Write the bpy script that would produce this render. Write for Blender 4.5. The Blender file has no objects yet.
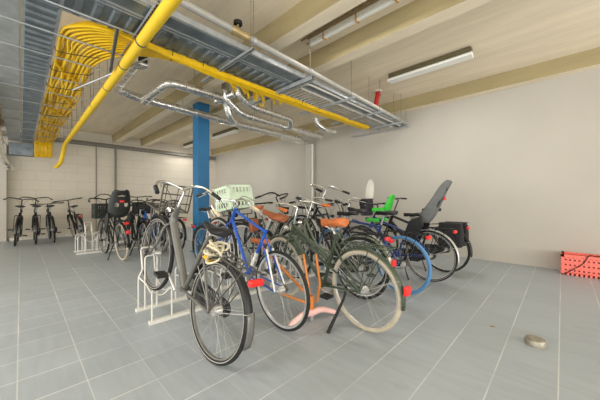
import bpy, math, random
from mathutils import Vector, Matrix
random.seed(7)
PI = math.pi
COL = bpy.context.scene.collection

# ------------------------------------------------------------------ materials
MATS = {}
def mat(name, col, rough=0.5, metal=0.0, var=0.12, scale=18.0, bump=0.0, trans=0.0, alpha=1.0):
    if name in MATS: return MATS[name]
    m = bpy.data.materials.new(name); m.use_nodes = True
    nt = m.node_tree; b = nt.nodes['Principled BSDF']
    tc = nt.nodes.new('ShaderNodeTexCoord')
    n = nt.nodes.new('ShaderNodeTexNoise'); n.inputs['Scale'].default_value = scale; n.inputs['Detail'].default_value = 4
    nt.links.new(tc.outputs['Object'], n.inputs['Vector'])
    r = nt.nodes.new('ShaderNodeValToRGB')
    r.color_ramp.elements[0].position = 0.3; r.color_ramp.elements[1].position = 0.7
    r.color_ramp.elements[0].color = tuple(c*(1-var) for c in col)+(1,)
    r.color_ramp.elements[1].color = tuple(min(1, c*(1+var)) for c in col)+(1,)
    nt.links.new(n.outputs['Fac'], r.inputs['Fac']); nt.links.new(r.outputs['Color'], b.inputs['Base Color'])
    b.inputs['Roughness'].default_value = rough; b.inputs['Metallic'].default_value = metal
    if trans: b.inputs['Transmission Weight'].default_value = trans
    if alpha < 1: b.inputs['Alpha'].default_value = alpha
    if bump:
        bp = nt.nodes.new('ShaderNodeBump'); bp.inputs['Strength'].default_value = bump; bp.inputs['Distance'].default_value = 0.01
        nt.links.new(n.outputs['Fac'], bp.inputs['Height']); nt.links.new(bp.outputs['Normal'], b.inputs['Normal'])
    MATS[name] = m
    return m

def S(r, g, b):   # sRGB 0-255 to linear
    f = lambda v: ((v/255+0.055)/1.055)**2.4 if v/255 > 0.04045 else v/255/12.92
    return (f(r), f(g), f(b))

BLACK = mat('black_rubber', S(27, 27, 27), 0.75)
BLKPL = mat('black_plastic', S(22, 23, 25), 0.5)
BLKGL = mat('black_paint', S(15, 16, 18), 0.3)
CHROME = mat('polished_steel', S(222, 222, 218), 0.22, 0.9, 0.05)
ALU = mat('brushed_aluminium', S(200, 200, 198), 0.35, 0.7, 0.06)
SPOKE = mat('spoke_steel', S(160, 160, 156), 0.35, 0.5, 0.05)
WHITE = mat('white_enamel', S(228, 228, 222), 0.4, 0, 0.04)
GALV = mat('galvanised_steel', S(176, 180, 182), 0.42, 0.5, 0.15, 9)
GALVD = mat('galvanised_sheet', S(116, 126, 132), 0.36, 0.5, 0.25, 7)
TAN = mat('tan_leather', S(188, 104, 52), 0.45, 0, 0.12, 30)
BROWN = mat('brown_leather', S(134, 74, 38), 0.5, 0, 0.15, 30)
RED = mat('red_reflector', S(226, 42, 38), 0.3, 0, 0.06)
CREAM = mat('cream_rubber', S(178, 168, 148), 0.7, 0, 0.06)
YEL = mat('yellow_cable_sheath', S(232, 188, 8), 0.42, 0, 0.12, 12)
YPAINT = mat('yellow_pipe_paint', S(240, 200, 40), 0.65, 0, 0.05, 6)
FOIL = mat('aluminium_foil_wrap', S(232, 232, 230), 0.24, 0.95, 0.15, 16, 0.8)
HANG = mat('dull_rod', S(120, 112, 96), .6, .2)
BRASS = mat('brass', S(176, 156, 112), 0.45, 0.5)

# ------------------------------------------------------------------ mesh builder
def cr(pts, n=6):      # catmull-rom
    P = [Vector(p) for p in pts]
    if len(P) < 3: return P
    out = []
    for i in range(len(P)-1):
        p0 = P[max(i-1, 0)]; p1 = P[i]; p2 = P[i+1]; p3 = P[min(i+2, len(P)-1)]
        for k in range(n):
            t = k/n
            out.append(0.5*((2*p1)+(p2-p0)*t+(2*p0-5*p1+4*p2-p3)*t*t+(3*p1-p0-3*p2+p3)*t*t*t))
    out.append(P[-1]); return out

class MB:
    def __init__(s): s.v = []; s.f = []
    def tube(s, pts, r, n=8, closed=False, cap=True, smooth=0):
        P = cr(pts, smooth) if smooth else [Vector(p) for p in pts]
        N = len(P); R = r if isinstance(r, (list, tuple)) else None
        base = len(s.v); T = []
        for i in range(N):
            if closed: d = P[(i+1) % N]-P[i-1]
            else: d = P[min(i+1, N-1)]-P[max(i-1, 0)]
            T.append(d.normalized() if d.length > 1e-9 else Vector((0, 0, 1)))
        up = Vector((0, 0, 1)) if abs(T[0].z) < 0.9 else Vector((1, 0, 0))
        u = T[0].cross(up).normalized()
        for i in range(N):
            u = (u-T[i]*u.dot(T[i])).normalized(); w = T[i].cross(u)
            rr = (R[0]+(R[-1]-R[0])*i/(N-1)) if R else r
            if R and len(R) == N: rr = R[i]
            for k in range(n):
                a = 2*PI*k/n
                s.v.append(P[i]+u*(rr*math.cos(a))+w*(rr*math.sin(a)))
        for i in range(N if closed else N-1):
            j = (i+1) % N
            for k in range(n):
                l = (k+1) % n
                s.f.append((base+i*n+k, base+i*n+l, base+j*n+l, base+j*n+k))
        if cap and not closed:
            s.f.append(tuple(base+k for k in range(n))[::-1]); s.f.append(tuple(base+(N-1)*n+k for k in range(n)))
        return s
    def box(s, c, d, rot=None, taper=None):
        b = len(s.v); c = Vector(c)
        for sx in (-1, 1):
            for sy in (-1, 1):
                for sz in (-1, 1):
                    k = taper if (taper and sz > 0) else 1
                    p = Vector((sx*d[0]/2*k, sy*d[1]/2*k, sz*d[2]/2))
                    if rot: p = rot @ p
                    s.v.append(c+p)
        for q in ((0, 1, 3, 2), (4, 6, 7, 5), (0, 4, 5, 1), (2, 3, 7, 6), (0, 2, 6, 4), (1, 5, 7, 3)):
            s.f.append(tuple(b+i for i in q))
        return s
    def b2(s, a, b):
        return s.box([(a[i]+b[i])/2 for i in range(3)], [abs(b[i]-a[i]) for i in range(3)])
    def grid(s, fn, nu, nv, hole=None):
        b = len(s.v)
        for i in range(nu+1):
            for j in range(nv+1): s.v.append(Vector(fn(i/nu, j/nv)))
        for i in range(nu):
            for j in range(nv):
                if hole and hole((i+.5)/nu, (j+.5)/nv): continue
                a = b+i*(nv+1)+j
                s.f.append((a, a+1, a+nv+2, a+nv+1))
        return s
    def ring(s, c, R, r, n=40, m=8, axis='y'):
        pts = [(c[0]+R*math.cos(2*PI*k/n), c[1], c[2]+R*math.sin(2*PI*k/n)) for k in range(n)]
        return s.tube(pts, r, m, closed=True)
    def prism(s, poly, y0, y1):      # xz outline, extruded in y
        b = len(s.v); n = len(poly)
        for y in (y0, y1):
            for p in poly: s.v.append(Vector((p[0], y, p[1])))
        s.f.append(tuple(b+i for i in range(n))); s.f.append(tuple(b+n+i for i in range(n))[::-1])
        for i in range(n):
            j = (i+1) % n; s.f.append((b+i, b+n+i, b+n+j, b+j))
        return s
    def mesh(s, name, m, smooth=True):
        me = bpy.data.meshes.new(name); me.from_pydata([tuple(v) for v in s.v], [], s.f)
        me.materials.append(m); me.validate()
        if smooth:
            me.polygons.foreach_set('use_smooth', [True]*len(me.polygons))
            try: me.set_sharp_from_angle(angle=math.radians(40))
            except Exception: pass
        me.update(); return me
    def build(s, name, m, parent=None, smooth=True):
        return obj(name, s.mesh(name, m, smooth), parent)

def obj(name, me, parent=None, loc=None):
    o = bpy.data.objects.new(name, me); COL.objects.link(o)
    if parent: o.parent = parent
    if loc: o.location = loc
    return o
def solid(o, t, bev=0):
    md = o.modifiers.new('thick', 'SOLIDIFY'); md.thickness = t; md.offset = 0
    return o
def bevel(o, w, seg=3):
    md = o.modifiers.new('round', 'BEVEL'); md.width = w; md.segments = seg; md.limit_method = 'ANGLE'
    return o
def empty(name, loc=(0, 0, 0), rot=(0, 0, 0)):
    o = bpy.data.objects.new(name, None); COL.objects.link(o); o.location = loc; o.rotation_euler = rot
    o.empty_display_size = 0.1
    return o
def tag(o, label=None, cat=None, group=None, kind=None):
    if label: o['label'] = label
    if cat: o['category'] = cat
    if group: o['group'] = group
    if kind: o['kind'] = kind
    return o

def rounded(pts, r=.12, n=5):
    P = [Vector(p) for p in pts]; out = [P[0]]
    for i in range(1, len(P)-1):
        a = (P[i-1]-P[i]); b = (P[i+1]-P[i]); ra = min(r, a.length*.45, b.length*.45)
        A = P[i]+a.normalized()*ra; B = P[i]+b.normalized()*ra
        for k in range(n+1):
            t = k/n; out.append(A*(1-t)**2+P[i]*2*t*(1-t)+B*t*t)
    out.append(P[-1]); return out

# ------------------------------------------------------------------ room
XL, YB, XR, YF = -11.0, 5.98, 6.0, -6.0
ZC, ZR = 3.30, 3.07

def floor_mat():
    m = bpy.data.materials.new('grey_floor_tiles'); m.use_nodes = True; nt = m.node_tree; N = nt.nodes; L = nt.links
    b = N['Principled BSDF']
    tc = N.new('ShaderNodeTexCoord'); sp = N.new('ShaderNodeSeparateXYZ'); L.new(tc.outputs['Object'], sp.inputs[0])
    def math_(op, a, bv=None, cv=None):
        n = N.new('ShaderNodeMath'); n.operation = op
        for i, v in enumerate((a, bv, cv)):
            if v is None: continue
            if isinstance(v, (int, float)): n.inputs[i].default_value = v
            else: L.new(v, n.inputs[i])
        return n.outputs[0]
    def line(sock, off, per, w):
        t = math_('ADD', sock, -off+per*100); t = math_('DIVIDE', t, per); f = math_('FRACT', t)
        d = math_('ABSOLUTE', math_('SUBTRACT', f, 0.5))      # 0.5 at line
        mr = N.new('ShaderNodeMapRange'); mr.inputs['From Min'].default_value = 0.5-w/per*1.0; mr.inputs['From Max'].default_value = 0.5-w/per*0.45
        L.new(d, mr.inputs['Value']); return mr.outputs[0], math_('FLOOR', t)
    lx, ix = line(sp.outputs['X'], -0.017, 0.2973, 0.0045)
    ly, iy = line(sp.outputs['Y'], -0.015, 0.3015, 0.0042)
    nz = N.new('ShaderNodeTexNoise'); nz.inputs['Scale'].default_value = 1.1; nz.inputs['Detail'].default_value = 3
    L.new(tc.outputs['Object'], nz.inputs['Vector'])
    mask = N.new('ShaderNodeMapRange'); mask.inputs['From Min'].default_value = 0.35; mask.inputs['From Max'].default_value = 0.62
    mask.inputs['To Min'].default_value = 0.25; L.new(nz.outputs['Fac'], mask.inputs['Value'])
    # cross joints (running along X) fade towards +X; glare on the grout is put into the colour
    cx = N.new('ShaderNodeMapRange'); cx.inputs['From Min'].default_value = -3.2; cx.inputs['From Max'].default_value = -1.2
    cx.inputs['To Min'].default_value = 0.75; cx.inputs['To Max'].default_value = 0.12; L.new(sp.outputs['X'], cx.inputs['Value'])
    g = math_('MAXIMUM', math_('MULTIPLY', lx, 0.8), math_('MULTIPLY', ly, cx.outputs[0]))
    g = math_('MULTIPLY', g, mask.outputs[0])
    # per tile tone
    cmb = N.new('ShaderNodeCombineXYZ'); L.new(ix, cmb.inputs[0]); L.new(iy, cmb.inputs[1])
    wn = N.new('ShaderNodeTexWhiteNoise'); wn.noise_dimensions = '3D'; L.new(cmb.outputs[0], wn.inputs['Vector'])
    mp = N.new('ShaderNodeMapping'); mp.inputs['Scale'].default_value = (2.2, 14, 1); L.new(tc.outputs['Object'], mp.inputs['Vector'])
    st = N.new('ShaderNodeTexNoise'); st.inputs['Scale'].default_value = 1.6; st.inputs['Detail'].default_value = 5; L.new(mp.outputs[0], st.inputs['Vector'])
    tone = math_('ADD', math_('MULTIPLY', wn.outputs['Value'], 0.22), math_('MULTIPLY', st.outputs['Fac'], 0.9))
    r = N.new('ShaderNodeValToRGB'); r.color_ramp.elements[0].position = 0.3; r.color_ramp.elements[1].position = 0.85
    r.color_ramp.elements[0].color = S(152, 160, 166)+(1,); r.color_ramp.elements[1].color = S(166, 174, 180)+(1,)
    L.new(tone, r.inputs['Fac'])
    # rusty stains with shapes of their own
    ns = N.new('ShaderNodeTexNoise'); ns.inputs['Scale'].default_value = 2.3; ns.inputs['Detail'].default_value = 6; L.new(tc.outputs['Object'], ns.inputs['Vector'])
    sr = N.new('ShaderNodeMapRange'); sr.inputs['From Min'].default_value = 0.64; sr.inputs['From Max'].default_value = 0.78; sr.inputs['To Max'].default_value = 0.45
    L.new(ns.outputs['Fac'], sr.inputs['Value'])
    mx0 = N.new('ShaderNodeMixRGB'); L.new(sr.outputs[0], mx0.inputs[0]); L.new(r.outputs[0], mx0.inputs[1]); mx0.inputs[2].default_value = S(140, 126, 104)+(1,)
    mx = N.new('ShaderNodeMixRGB'); L.new(g, mx.inputs[0]); L.new(mx0.outputs[0], mx.inputs[1]); mx.inputs[2].default_value = S(226, 226, 220)+(1,)
    L.new(mx.outputs[0], b.inputs['Base Color']); b.inputs['Roughness'].default_value = 0.42
    b.inputs['Specular IOR Level'].default_value = 0.4
    rr = N.new('ShaderNodeMapRange'); rr.inputs['To Min'].default_value = 0.32; rr.inputs['To Max'].default_value = 0.55; L.new(st.outputs['Fac'], rr.inputs['Value'])
    L.new(rr.outputs[0], b.inputs['Roughness'])
    return m

def wall_mat(name, col, blocks=False, marks=False):
    m = bpy.data.materials.new(name); m.use_nodes = True; nt = m.node_tree; N = nt.nodes; L = nt.links
    b = N['Principled BSDF']; b.inputs['Roughness'].default_value = 0.85
    tc = N.new('ShaderNodeTexCoord')
    n = N.new('ShaderNodeTexNoise'); n.inputs['Scale'].default_value = 1.2; n.inputs['Detail'].default_value = 6; L.new(tc.outputs['Object'], n.inputs['Vector'])
    r = N.new('ShaderNodeValToRGB'); r.color_ramp.elements[0].position = .3; r.color_ramp.elements[1].position = .7
    r.color_ramp.elements[0].color = tuple(c*.95 for c in col)+(1,); r.color_ramp.elements[1].color = tuple(c*1.03 for c in col)+(1,)
    L.new(n.outputs['Fac'], r.inputs['Fac']); out = r.outputs[0]
    if blocks:
        mp = N.new('ShaderNodeMapping'); mp.inputs['Rotation'].default_value = (PI/2, 0, PI/2); L.new(tc.outputs['Object'], mp.inputs['Vector'])
        sx = N.new('ShaderNodeSeparateXYZ'); L.new(tc.outputs['Object'], sx.inputs[0])
        cb = N.new('ShaderNodeCombineXYZ'); L.new(sx.outputs['Y'], cb.inputs[0]); L.new(sx.outputs['Z'], cb.inputs[1])
        br = N.new('ShaderNodeTexBrick'); L.new(cb.outputs[0], br.inputs['Vector'])
        br.inputs['Scale'].default_value = 1; br.inputs['Brick Width'].default_value = .62; br.inputs['Row Height'].default_value = .28
        br.inputs['Mortar Size'].default_value = .008; br.inputs['Mortar Smooth'].default_value = 0.6
        bp = N.new('ShaderNodeBump'); bp.inputs['Strength'].default_value = .5; bp.inputs['Distance'].default_value = .008; bp.invert = True
        L.new(br.outputs['Fac'], bp.inputs['Height']); L.new(bp.outputs[0], b.inputs['Normal'])
        mx = N.new('ShaderNodeMixRGB'); mf = N.new('ShaderNodeMath'); mf.operation = 'MULTIPLY'; mf.inputs[1].default_value = .22
        L.new(br.outputs['Fac'], mf.inputs[0]); L.new(mf.outputs[0], mx.inputs[0]); L.new(out, mx.inputs[1]); mx.inputs[2].default_value = S(120, 112, 98)+(1,)
        out = mx.outputs[0]
    L.new(out, b.inputs['Base Color'])
    return m

WALL = wall_mat('painted_wall', S(188, 183, 173))
WALLB = wall_mat('painted_block_wall', S(212, 204, 188), True)
def conc(name, col, sx=0.6, var=.1):
    m = bpy.data.materials.new(name); m.use_nodes = True; nt = m.node_tree; N = nt.nodes; L = nt.links
    b = N['Principled BSDF']; b.inputs['Roughness'].default_value = 0.9
    tc = N.new('ShaderNodeTexCoord'); mp = N.new('ShaderNodeMapping'); mp.inputs['Scale'].default_value = (sx, 5, 5); L.new(tc.outputs['Object'], mp.inputs['Vector'])
    n = N.new('ShaderNodeTexNoise'); n.inputs['Scale'].default_value = 1.3; n.inputs['Detail'].default_value = 9; n.inputs['Roughness'].default_value = .65; L.new(mp.outputs[0], n.inputs['Vector'])
    r = N.new('ShaderNodeValToRGB'); r.color_ramp.elements[0].position = .3; r.color_ramp.elements[1].position = .7
    r.color_ramp.elements[0].color = tuple(c*(1-var) for c in col)+(1,); r.color_ramp.elements[1].color = tuple(c*(1+var) for c in col)+(1,)
    L.new(n.outputs['Fac'], r.inputs['Fac']); L.new(r.outputs[0], b.inputs['Base Color'])
    bp = N.new('ShaderNodeBump'); bp.inputs['Strength'].default_value = .25; bp.inputs['Distance'].default_value = .01
    L.new(n.outputs['Fac'], bp.inputs['Height']); L.new(bp.outputs[0], b.inputs['Normal'])
    return m
CONC = conc('ceiling_concrete', S(238, 224, 198))
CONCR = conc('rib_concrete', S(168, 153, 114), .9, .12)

def struct(name, mb, m):
    return tag(mb.build(name, m, smooth=False), kind='structure')
struct('floor', MB().b2((XL, YF, -.2), (XR, YB, 0)), floor_mat())
struct('wall_back', MB().b2((XL-.2, YB, -.2), (XR, YB+.2, ZC+.2)), WALL)
struct('wall_left', MB().b2((XL-.2, YF, -.2), (XL, YB, ZC+.2)), WALLB)
struct('ceiling', MB().b2((XL-.2, YF-.2, ZC), (XR, YB+.2, ZC+.2)), CONC)
# ribs of the precast ceiling deck, running along X
def rib(name, y0, y1):
    mb = MB()
    prof = [(y0-.035, ZC+.01), (y0, ZR), (y1, ZR), (y1+.035, ZC+.01)]
    b = 0
    for x in (XL, XR):
        for y, z in prof: mb.v.append(Vector((x, y, z)))
    mb.f += [(0, 1, 2, 3), (7, 6, 5, 4), (0, 4, 5, 1), (1, 5, 6, 2), (2, 6, 7, 3), (3, 7, 4, 0)]
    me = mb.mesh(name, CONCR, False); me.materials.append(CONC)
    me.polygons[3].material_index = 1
    o = obj(name, me); return tag(o, kind='structure')
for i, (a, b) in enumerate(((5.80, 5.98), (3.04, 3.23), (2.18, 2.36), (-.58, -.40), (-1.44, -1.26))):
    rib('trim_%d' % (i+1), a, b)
# edge beam and ledge along the far (left) wall
struct('trim_6', MB().b2((XL, YF, 2.86), (XL+.05, YB, 3.0)), mat('grey_ledge', S(128, 124, 112), .7))
struct('trim_7', MB().b2((XL, -.22, 0), (XL+.20, YB, .08)), mat('white_kerb', S(214, 210, 198), .6))
struct('trim_8', MB().b2((XL, -1.6, 0), (XL+.25, -.27, 2.6)), WALL)      # pilaster
struct('trim_9', MB().b2((-5.8, 2.18, 3.16), (-5.4, 3.23, 3.30)), CONC)  # bearing pad over the column
# joint lines in the wall
for k, (y, z0) in enumerate(((1.75, .05), (2.9, .05))): 
    pass

# ------------------------------------------------------------------ column, wall duct and conduits
c = empty('steel_column', (-5.58, 2.70, 0))
BLUE = mat('blue_column_paint', S(42, 112, 160), .5, 0, .1, 4)
bevel(MB().b2((-.127, -.127, 0.012), (.127, .127, 3.14)).build('shaft', BLUE, c, False), .006, 2)
MB().b2((-.132, -.132, 3.14), (.132, .132, 3.155)).build('top_plate', BLUE, c, False)
MB().b2((-.17, -.17, 0), (.17, .17, .012)).build('base_plate', BLUE, c, False)
tag(c, 'square blue painted steel column rising from floor to ceiling', 'column')
c = empty('wall_duct', (-5.28, 5.87, 0))
bevel(MB().b2((-.09, -.1, 0), (.09, .1, 2.72)).build('casing', WALL, c, False), .01, 2)
MB().tube([(.12, -.04, 0), (.12, -.04, 2.72)], .028, 10).build('pipe', WHITE, c)
tag(c, 'cream boxed-in pipe running up the back wall to the silver pipes', 'pipe casing')
o = MB().tube([(XL+.09, 2.24, .03), (XL+.09, 2.24, 2.86)], .032, 8).build('conduit', mat('grey_conduit', S(120, 116, 106), .6))
tag(o, 'dark grey vertical conduit on the far block wall', 'conduit')
o = MB().tube([(XL+.02, 1.72, 0.05), (XL+.02, 1.72, 2.86)], .012, 6).build('thin_conduit', mat('grey_conduit', S(120, 116, 106), .6))
tag(o, 'thin vertical conduit on the far block wall, left of the thick one', 'conduit')
o = MB().tube([(XL+.11, -.2, 2.90), (XL+.11, 5.9, 2.90)], .04, 10).build('horizontal_pipe', mat('dull_pipe', S(132, 130, 122), .5, .3))
tag(o, 'dull grey horizontal pipe along the top of the far wall', 'pipe')

# ------------------------------------------------------------------ lamps
LAMPM = mat('lamp_white', S(240, 238, 230), .35, 0, .02)
LENS = mat('lamp_cover', S(246, 246, 240), .3, 0, .01)
LBEI = mat('lamp_housing', S(96, 88, 62), .6)
def batten(name, label, x0, x1, y, z, style=0):
    c = empty(name, ((x0+x1)/2, y, z)); L = (x1-x0)/2
    if style == 0:
        mb = MB(); mb.b2((-L, -.055, .03), (L, .055, ZC-z-.012)); mb.build('housing', LBEI, c, False)
        # reflector wings + end plates
        mb = MB()
        prof = [(-.085, -.005), (-.075, -.03), (.075, -.03), (.085, -.005), (.04, .03), (-.04, .03)]
        b = len(mb.v)
        for x in (-L-.01, L+.01):
            for yy, zz in prof: mb.v.append(Vector((x, yy, zz)))
        n = len(prof)
        mb.f.append(tuple(range(n))[::-1]); mb.f.append(tuple(range(n, 2*n)))
        for i in range(n): mb.f.append((i, (i+1) % n, n+(i+1) % n, n+i))
        mb.build('diffuser', LENS, c, False)
        for s in (-.7, .7): MB().b2((s*L-.03, -.012, .075), (s*L+.03, .012, ZC-z)).build('bracket', BLKPL, c, False)
    else:
        MB().b2((-L, -.03, .02), (L, .03, .055)).build('housing', LAMPM, c, False)
        bevel(MB().b2((-L, -.027, -.02), (L, .027, .02)).build('diffuser', LENS, c, False), .012, 3)
        for s in (-.62, .1, .8): MB().b2((s*L-.008, -.034, -.032), (s*L+.008, .034, .05)).build('clip', mat('orange_clip', S(196, 140, 70), .5), c, False)
        MB().b2((-L-.1, -.075, .06), (L, -.06, ZC-z-.03)).b2((-L-.1, .04, .06), (L, .055, ZC-z-.03)).b2((-L, -.06, .055), (L, .06, .07)).build('mounting_rail', mat('rail_bronze', S(140, 118, 82), .6), c, False)
    return tag(c, label, 'ceiling light')
batten('ceiling_light', 'white trapezoid batten light with dark back on the bare ceiling at upper right', -2.16, -.93, 4.48, 3.19)
batten('ceiling_light', 'slim white batten light with orange clips on a bronze rail at top centre', -2.44, -1.1, 2.71, 3.2, 1)
batten('ceiling_light', 'white batten light far back on the ceiling just right of the blue column', -8.3, -6.95, 4.46, 3.17)
batten('ceiling_light', 'batten light deepest in the room, end peeking out left of the blue column', -10.6, -9.4, 4.46, 3.17)

# ------------------------------------------------------------------ cable trays
def emboss_tray(name, label, along, p0, p1, lo, hi, z, rim=.05, ribs=True, per=.12, m=GALVD):
    """tray running along axis; lo..hi is the cross extent"""
    c = empty(name, (0, 0, 0))
    def B(mb, a0, a1, c0, c1, z0, z1):
        if along == 'x': mb.b2((a0, c0, z0), (a1, c1, z1))
        else: mb.b2((c0, a0, z0), (c1, a1, z1))
    mb = MB(); B(mb, p0, p1, lo, hi, z, z+.004)
    if ribs:
        n = int((p1-p0)/per)
        for i in range(n):
            a = p0+(i+.5)*per
            w = (hi-lo)
            # rounded embossed rib pushed down from the plate
            pts = [(-.034, 0), (-.020, -.022), (.020, -.022), (.034, 0)]
            b = len(mb.v)
            for cc, k in ((lo+.10*w, 1), (hi-.10*w, 1)):
                for (da, dz) in pts:
                    if along == 'x': mb.v.append(Vector((a+da, cc, z+dz)))
                    else: mb.v.append(Vector((cc, a+da, z+dz)))
            mb.f += [(b, b+1, b+5, b+4), (b+1, b+2, b+6, b+5), (b+2, b+3, b+7, b+6), (b, b+3, b+2, b+1), (b+4, b+5, b+6, b+7)]
    mb.build('bottom', m, c, False)
    for s in (lo, hi-.004):
        mb = MB(); B(mb, p0, p1, s, s+.004, z, z+rim)
        d = .028
        if s == lo: B(mb, p0, p1, s, s+d, z-.003, z+.001)
        else: B(mb, p0, p1, s+.004-d, s+.004, z-.003, z+.001)
        mb.build('side_rail', GALV, c, False)
    return tag(c, label, 'cable tray')
# trays along Y (right-hand run)
emboss_tray('cable_tray', 'shallow grey cable tray, outermost of the run to the back wall', 'y', -.6, 5.9, -2.71, -2.50, 2.75, .06, False)
emboss_tray('cable_tray', 'wide cable tray with embossed ribs above the yellow cables', 'y', -.6, 2.70, -3.10, -2.725, 2.75, .06, True, .125)
# ladder tray continuing to the back wall
c = empty('ladder_tray', (0, 0, 0))
mb = MB()
for i in range(int((5.85-2.8)/.085)):
    y = 2.82+i*.085; mb.b2((-3.10, y, 2.755), (-2.74, y+.028, 2.767))
mb.build('rungs', GALV, c, False)
for s in (-3.115, -2.735): MB().b2((s, 2.75, 2.75), (s+.012, 5.9, 2.81)).build('side_rail', GALV, c, False)
tag(c, 'ladder cable tray with close rungs ending near the back wall', 'cable tray')
o = MB()
o.tube(rounded([(-2.735, 5.8, 2.742), (-2.735, 2.80, 2.742), (-2.56, 2.80, 2.742), (-2.56, 5.8, 2.742)], .08, 5), .016, 8)
tag(o.build('tray_edge_rail', mat('pale_edge_rail', S(206, 202, 192), .5)), 'pale rounded edge rail curving round the corner of the ladder tray', 'rail')
# trays along X (left-hand run)
emboss_tray('cable_tray', 'smooth galvanised channel tray at the left edge of the photo', 'x', -10.7, -1.6, -.235, -.012, 2.72, .07, False, .12, GALV)
emboss_tray('cable_tray', 'ribbed galvanised cable tray beside the yellow cables at far left', 'x', -10.7, -2.6, 0.0, .245, 2.72, .07, True, .125)
o = bevel(MB().box((-10.88, .02, 2.52), (.24, .5, .34)).build('tray_end_box', GALVD, None, False), .01, 2)
tag(o, 'grey metal box where the left cable trays drop at the far wall', 'box')

def strut(label, p0, p1, w=.04, h=.04, hang=True, holes=True, m=GALV, group=None):
    a = Vector(p0); b = Vector(p1); d = (b-a); L = d.length; mid = (a+b)/2
    rot = Matrix.Rotation(math.atan2(d.y, d.x), 3, 'Z')
    c = empty('tray_support', mid)
    mb = MB()
    mb.box((0, 0, h/2-.002), (L, w, .004), rot); 
    for s in (-1, 1): mb.box(rot @ Vector((0, s*(w/2-.002), 0)), (L, .004, h), rot)
    mb.build('channel', m, c, False)
    if holes:
        mb = MB(); n = int(L/.05)
        for i in range(n): mb.box(rot @ Vector((-L/2+(i+.5)*L/n, 0, h/2-.0045)), (.026, w*.4, .003), rot)
        mb.build('slots', BLKPL, c, False)
    if hang:
        for s in (-.46,):
            p = rot @ Vector((s*L, 0, 0)); MB().tube([(p.x, p.y, 0), (p.x, p.y, ZC-mid.z)], .0035, 5).build('hanger_rod', HANG, c)
    return tag(c, label, 'tray support', group)
SUP = 'steel channels under the cable trays'
ys = [(.78, 'under the yellow painted pipe'), (1.71, 'before the drooping yellow cables'), (2.66, 'widest, at the joint of ribbed and ladder trays'),
      (3.62, 'first under the ladder tray'), (4.55, 'second under the ladder tray'), (5.45, 'last before the back wall')]
for y, w in ys:
    big = abs(y-2.66) < .01
    strut('galvanised channel '+w, (-2.34, y, 2.71), (-3.75 if big else -3.5, y, 2.71), .06 if big else .035, .06 if big else .03)
strut('long thin channel closing the tray end at the back wall', (-2.4, 5.86, 2.71), (-3.85, 5.86, 2.71), .03, .025)
# cross rods carrying the left run
for i, x in enumerate((-2.35, -2.95, -3.48, -4.05, -4.75, -5.45, -6.2, -7.0, -7.8, -8.6, -9.4, -10.1)):
    c = empty('cable_support_rod', (x, .2, 2.70))
    MB().tube([(0, -.5, 0), (0, .58, 0), (0, .6, .02), (0, .6, .09)], .008, 6).build('rod', GALV, c)
    MB().tube([(0, .58, 0), (0, .58, ZC-2.70)], .003, 5).build('hanger_rod', HANG, c)
    tag(c, 'galvanised cross rod carrying the cables of the left run', 'cable support', 'cross rods under the left cable run')
# diagonal brace
o = MB().tube([(-2.95, .62, 2.69), (-3.75, .72, 2.60)], .016, 6).build('brace_bar', mat('dark_steel', S(84, 86, 88), .5, .4))
tag(o, 'short dark steel bar crossing behind the yellow painted pipe', 'bar')
o = MB().tube([(-4.9, .5, 2.64), (-3.2, .96, 2.64)], .010, 6).build('brace_bar', GALV)

tag(o, 'thin rod running behind the yellow pipe below the ceiling', 'bar')

# ------------------------------------------------------------------ yellow cables
NC = 28
CR = .0145
for i in range(NC):
    lay = i // 12; f = (i % 12)/11.0 if lay < 2 else (i-24)/3.0
    y0 = .275+.33*f+random.uniform(-.006, .006)+.012*lay; zz = 2.728+.026*lay
    pts = []
    x = -10.5-.02*lay
    pts.append((x, y0, 2.30+.06*random.random())); pts.append((x, y0, 2.55)); pts.append((x+.16, y0, zz-.01))
    ph = random.uniform(0, 6.28); am = random.uniform(.008, .05)
    xe = -3.45-.62*f-.05*lay
    x = -9.8
    while x < xe-.25:
        pts.append((x, y0+am*math.sin(ph+x*1.9), zz+.008*math.sin(ph+x*3.1))); x += .42
    # sweep round towards +Y and lie side by side on the tray run
    xt = -3.06-.115*f; ye = y0+.42+.38*f
    pts.append((xe, y0, zz))
    dx = xt-xe; dy = ye-y0
    for a in (30, 60): pts.append((xe+dx*math.sin(math.radians(a)), y0+dy*(1-math.cos(math.radians(a))), zz-.012))
    pts.append((xt, ye, 2.705+.02*lay))
    droop = (i % 3 == 1)
    if not droop:
        y = ye+.4
        while y < 5.1: pts.append((xt+random.uniform(-.006, .006), y, 2.675+.016*lay+random.uniform(-.006, .006))); y += .5
        pts.append((xt, 5.36-.05*random.random(), 2.69+.02*lay))
    else:
        yi = 1.62+.115*(i//3)+random.uniform(-.03, .03); dr = random.uniform(.5, 1.1)
        pts.append((xt, (ye+yi)/2, 2.70+.02*lay)); pts.append((xt, yi, 2.70))
        pts += [(xt-.08*dr, yi+.20, 2.695), (xt-.20*dr, yi+.34, 2.69-.05*dr), (xt-.33*dr, yi+.41, 2.69-.06*dr), (xt-.41*dr, yi+.43, 2.73), (xt-.43*dr, yi+.435, 2.90)]
    o = MB().tube(pts, CR, 7, smooth=5).build('yellow_cable', YEL)
    if droop: tag(o, 'yellow cable that droops in a loop where the bundle leaves the ribbed tray', 'cable', 'yellow cables looping down')
    else: tag(o, 'yellow cable in the bundle that runs on to the back wall', 'cable', 'yellow cables running to the wall')
for k, xx in enumerate((-3.9, -4.5, -5.2, -6.0, -7.0)):
    o = MB().tube([(xx, .255, 2.76), (xx+.02, .27, 2.705), (xx+.10, .44, 2.692), (xx+.16, .61, 2.705), (xx+.16, .64, 2.75)], .004, 6, smooth=3).build('cable_tie', BLACK)
    tag(o, 'thin black tie strapped round the left bundle of yellow cables', 'cable tie', 'black ties round the left cable bundle')
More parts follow.
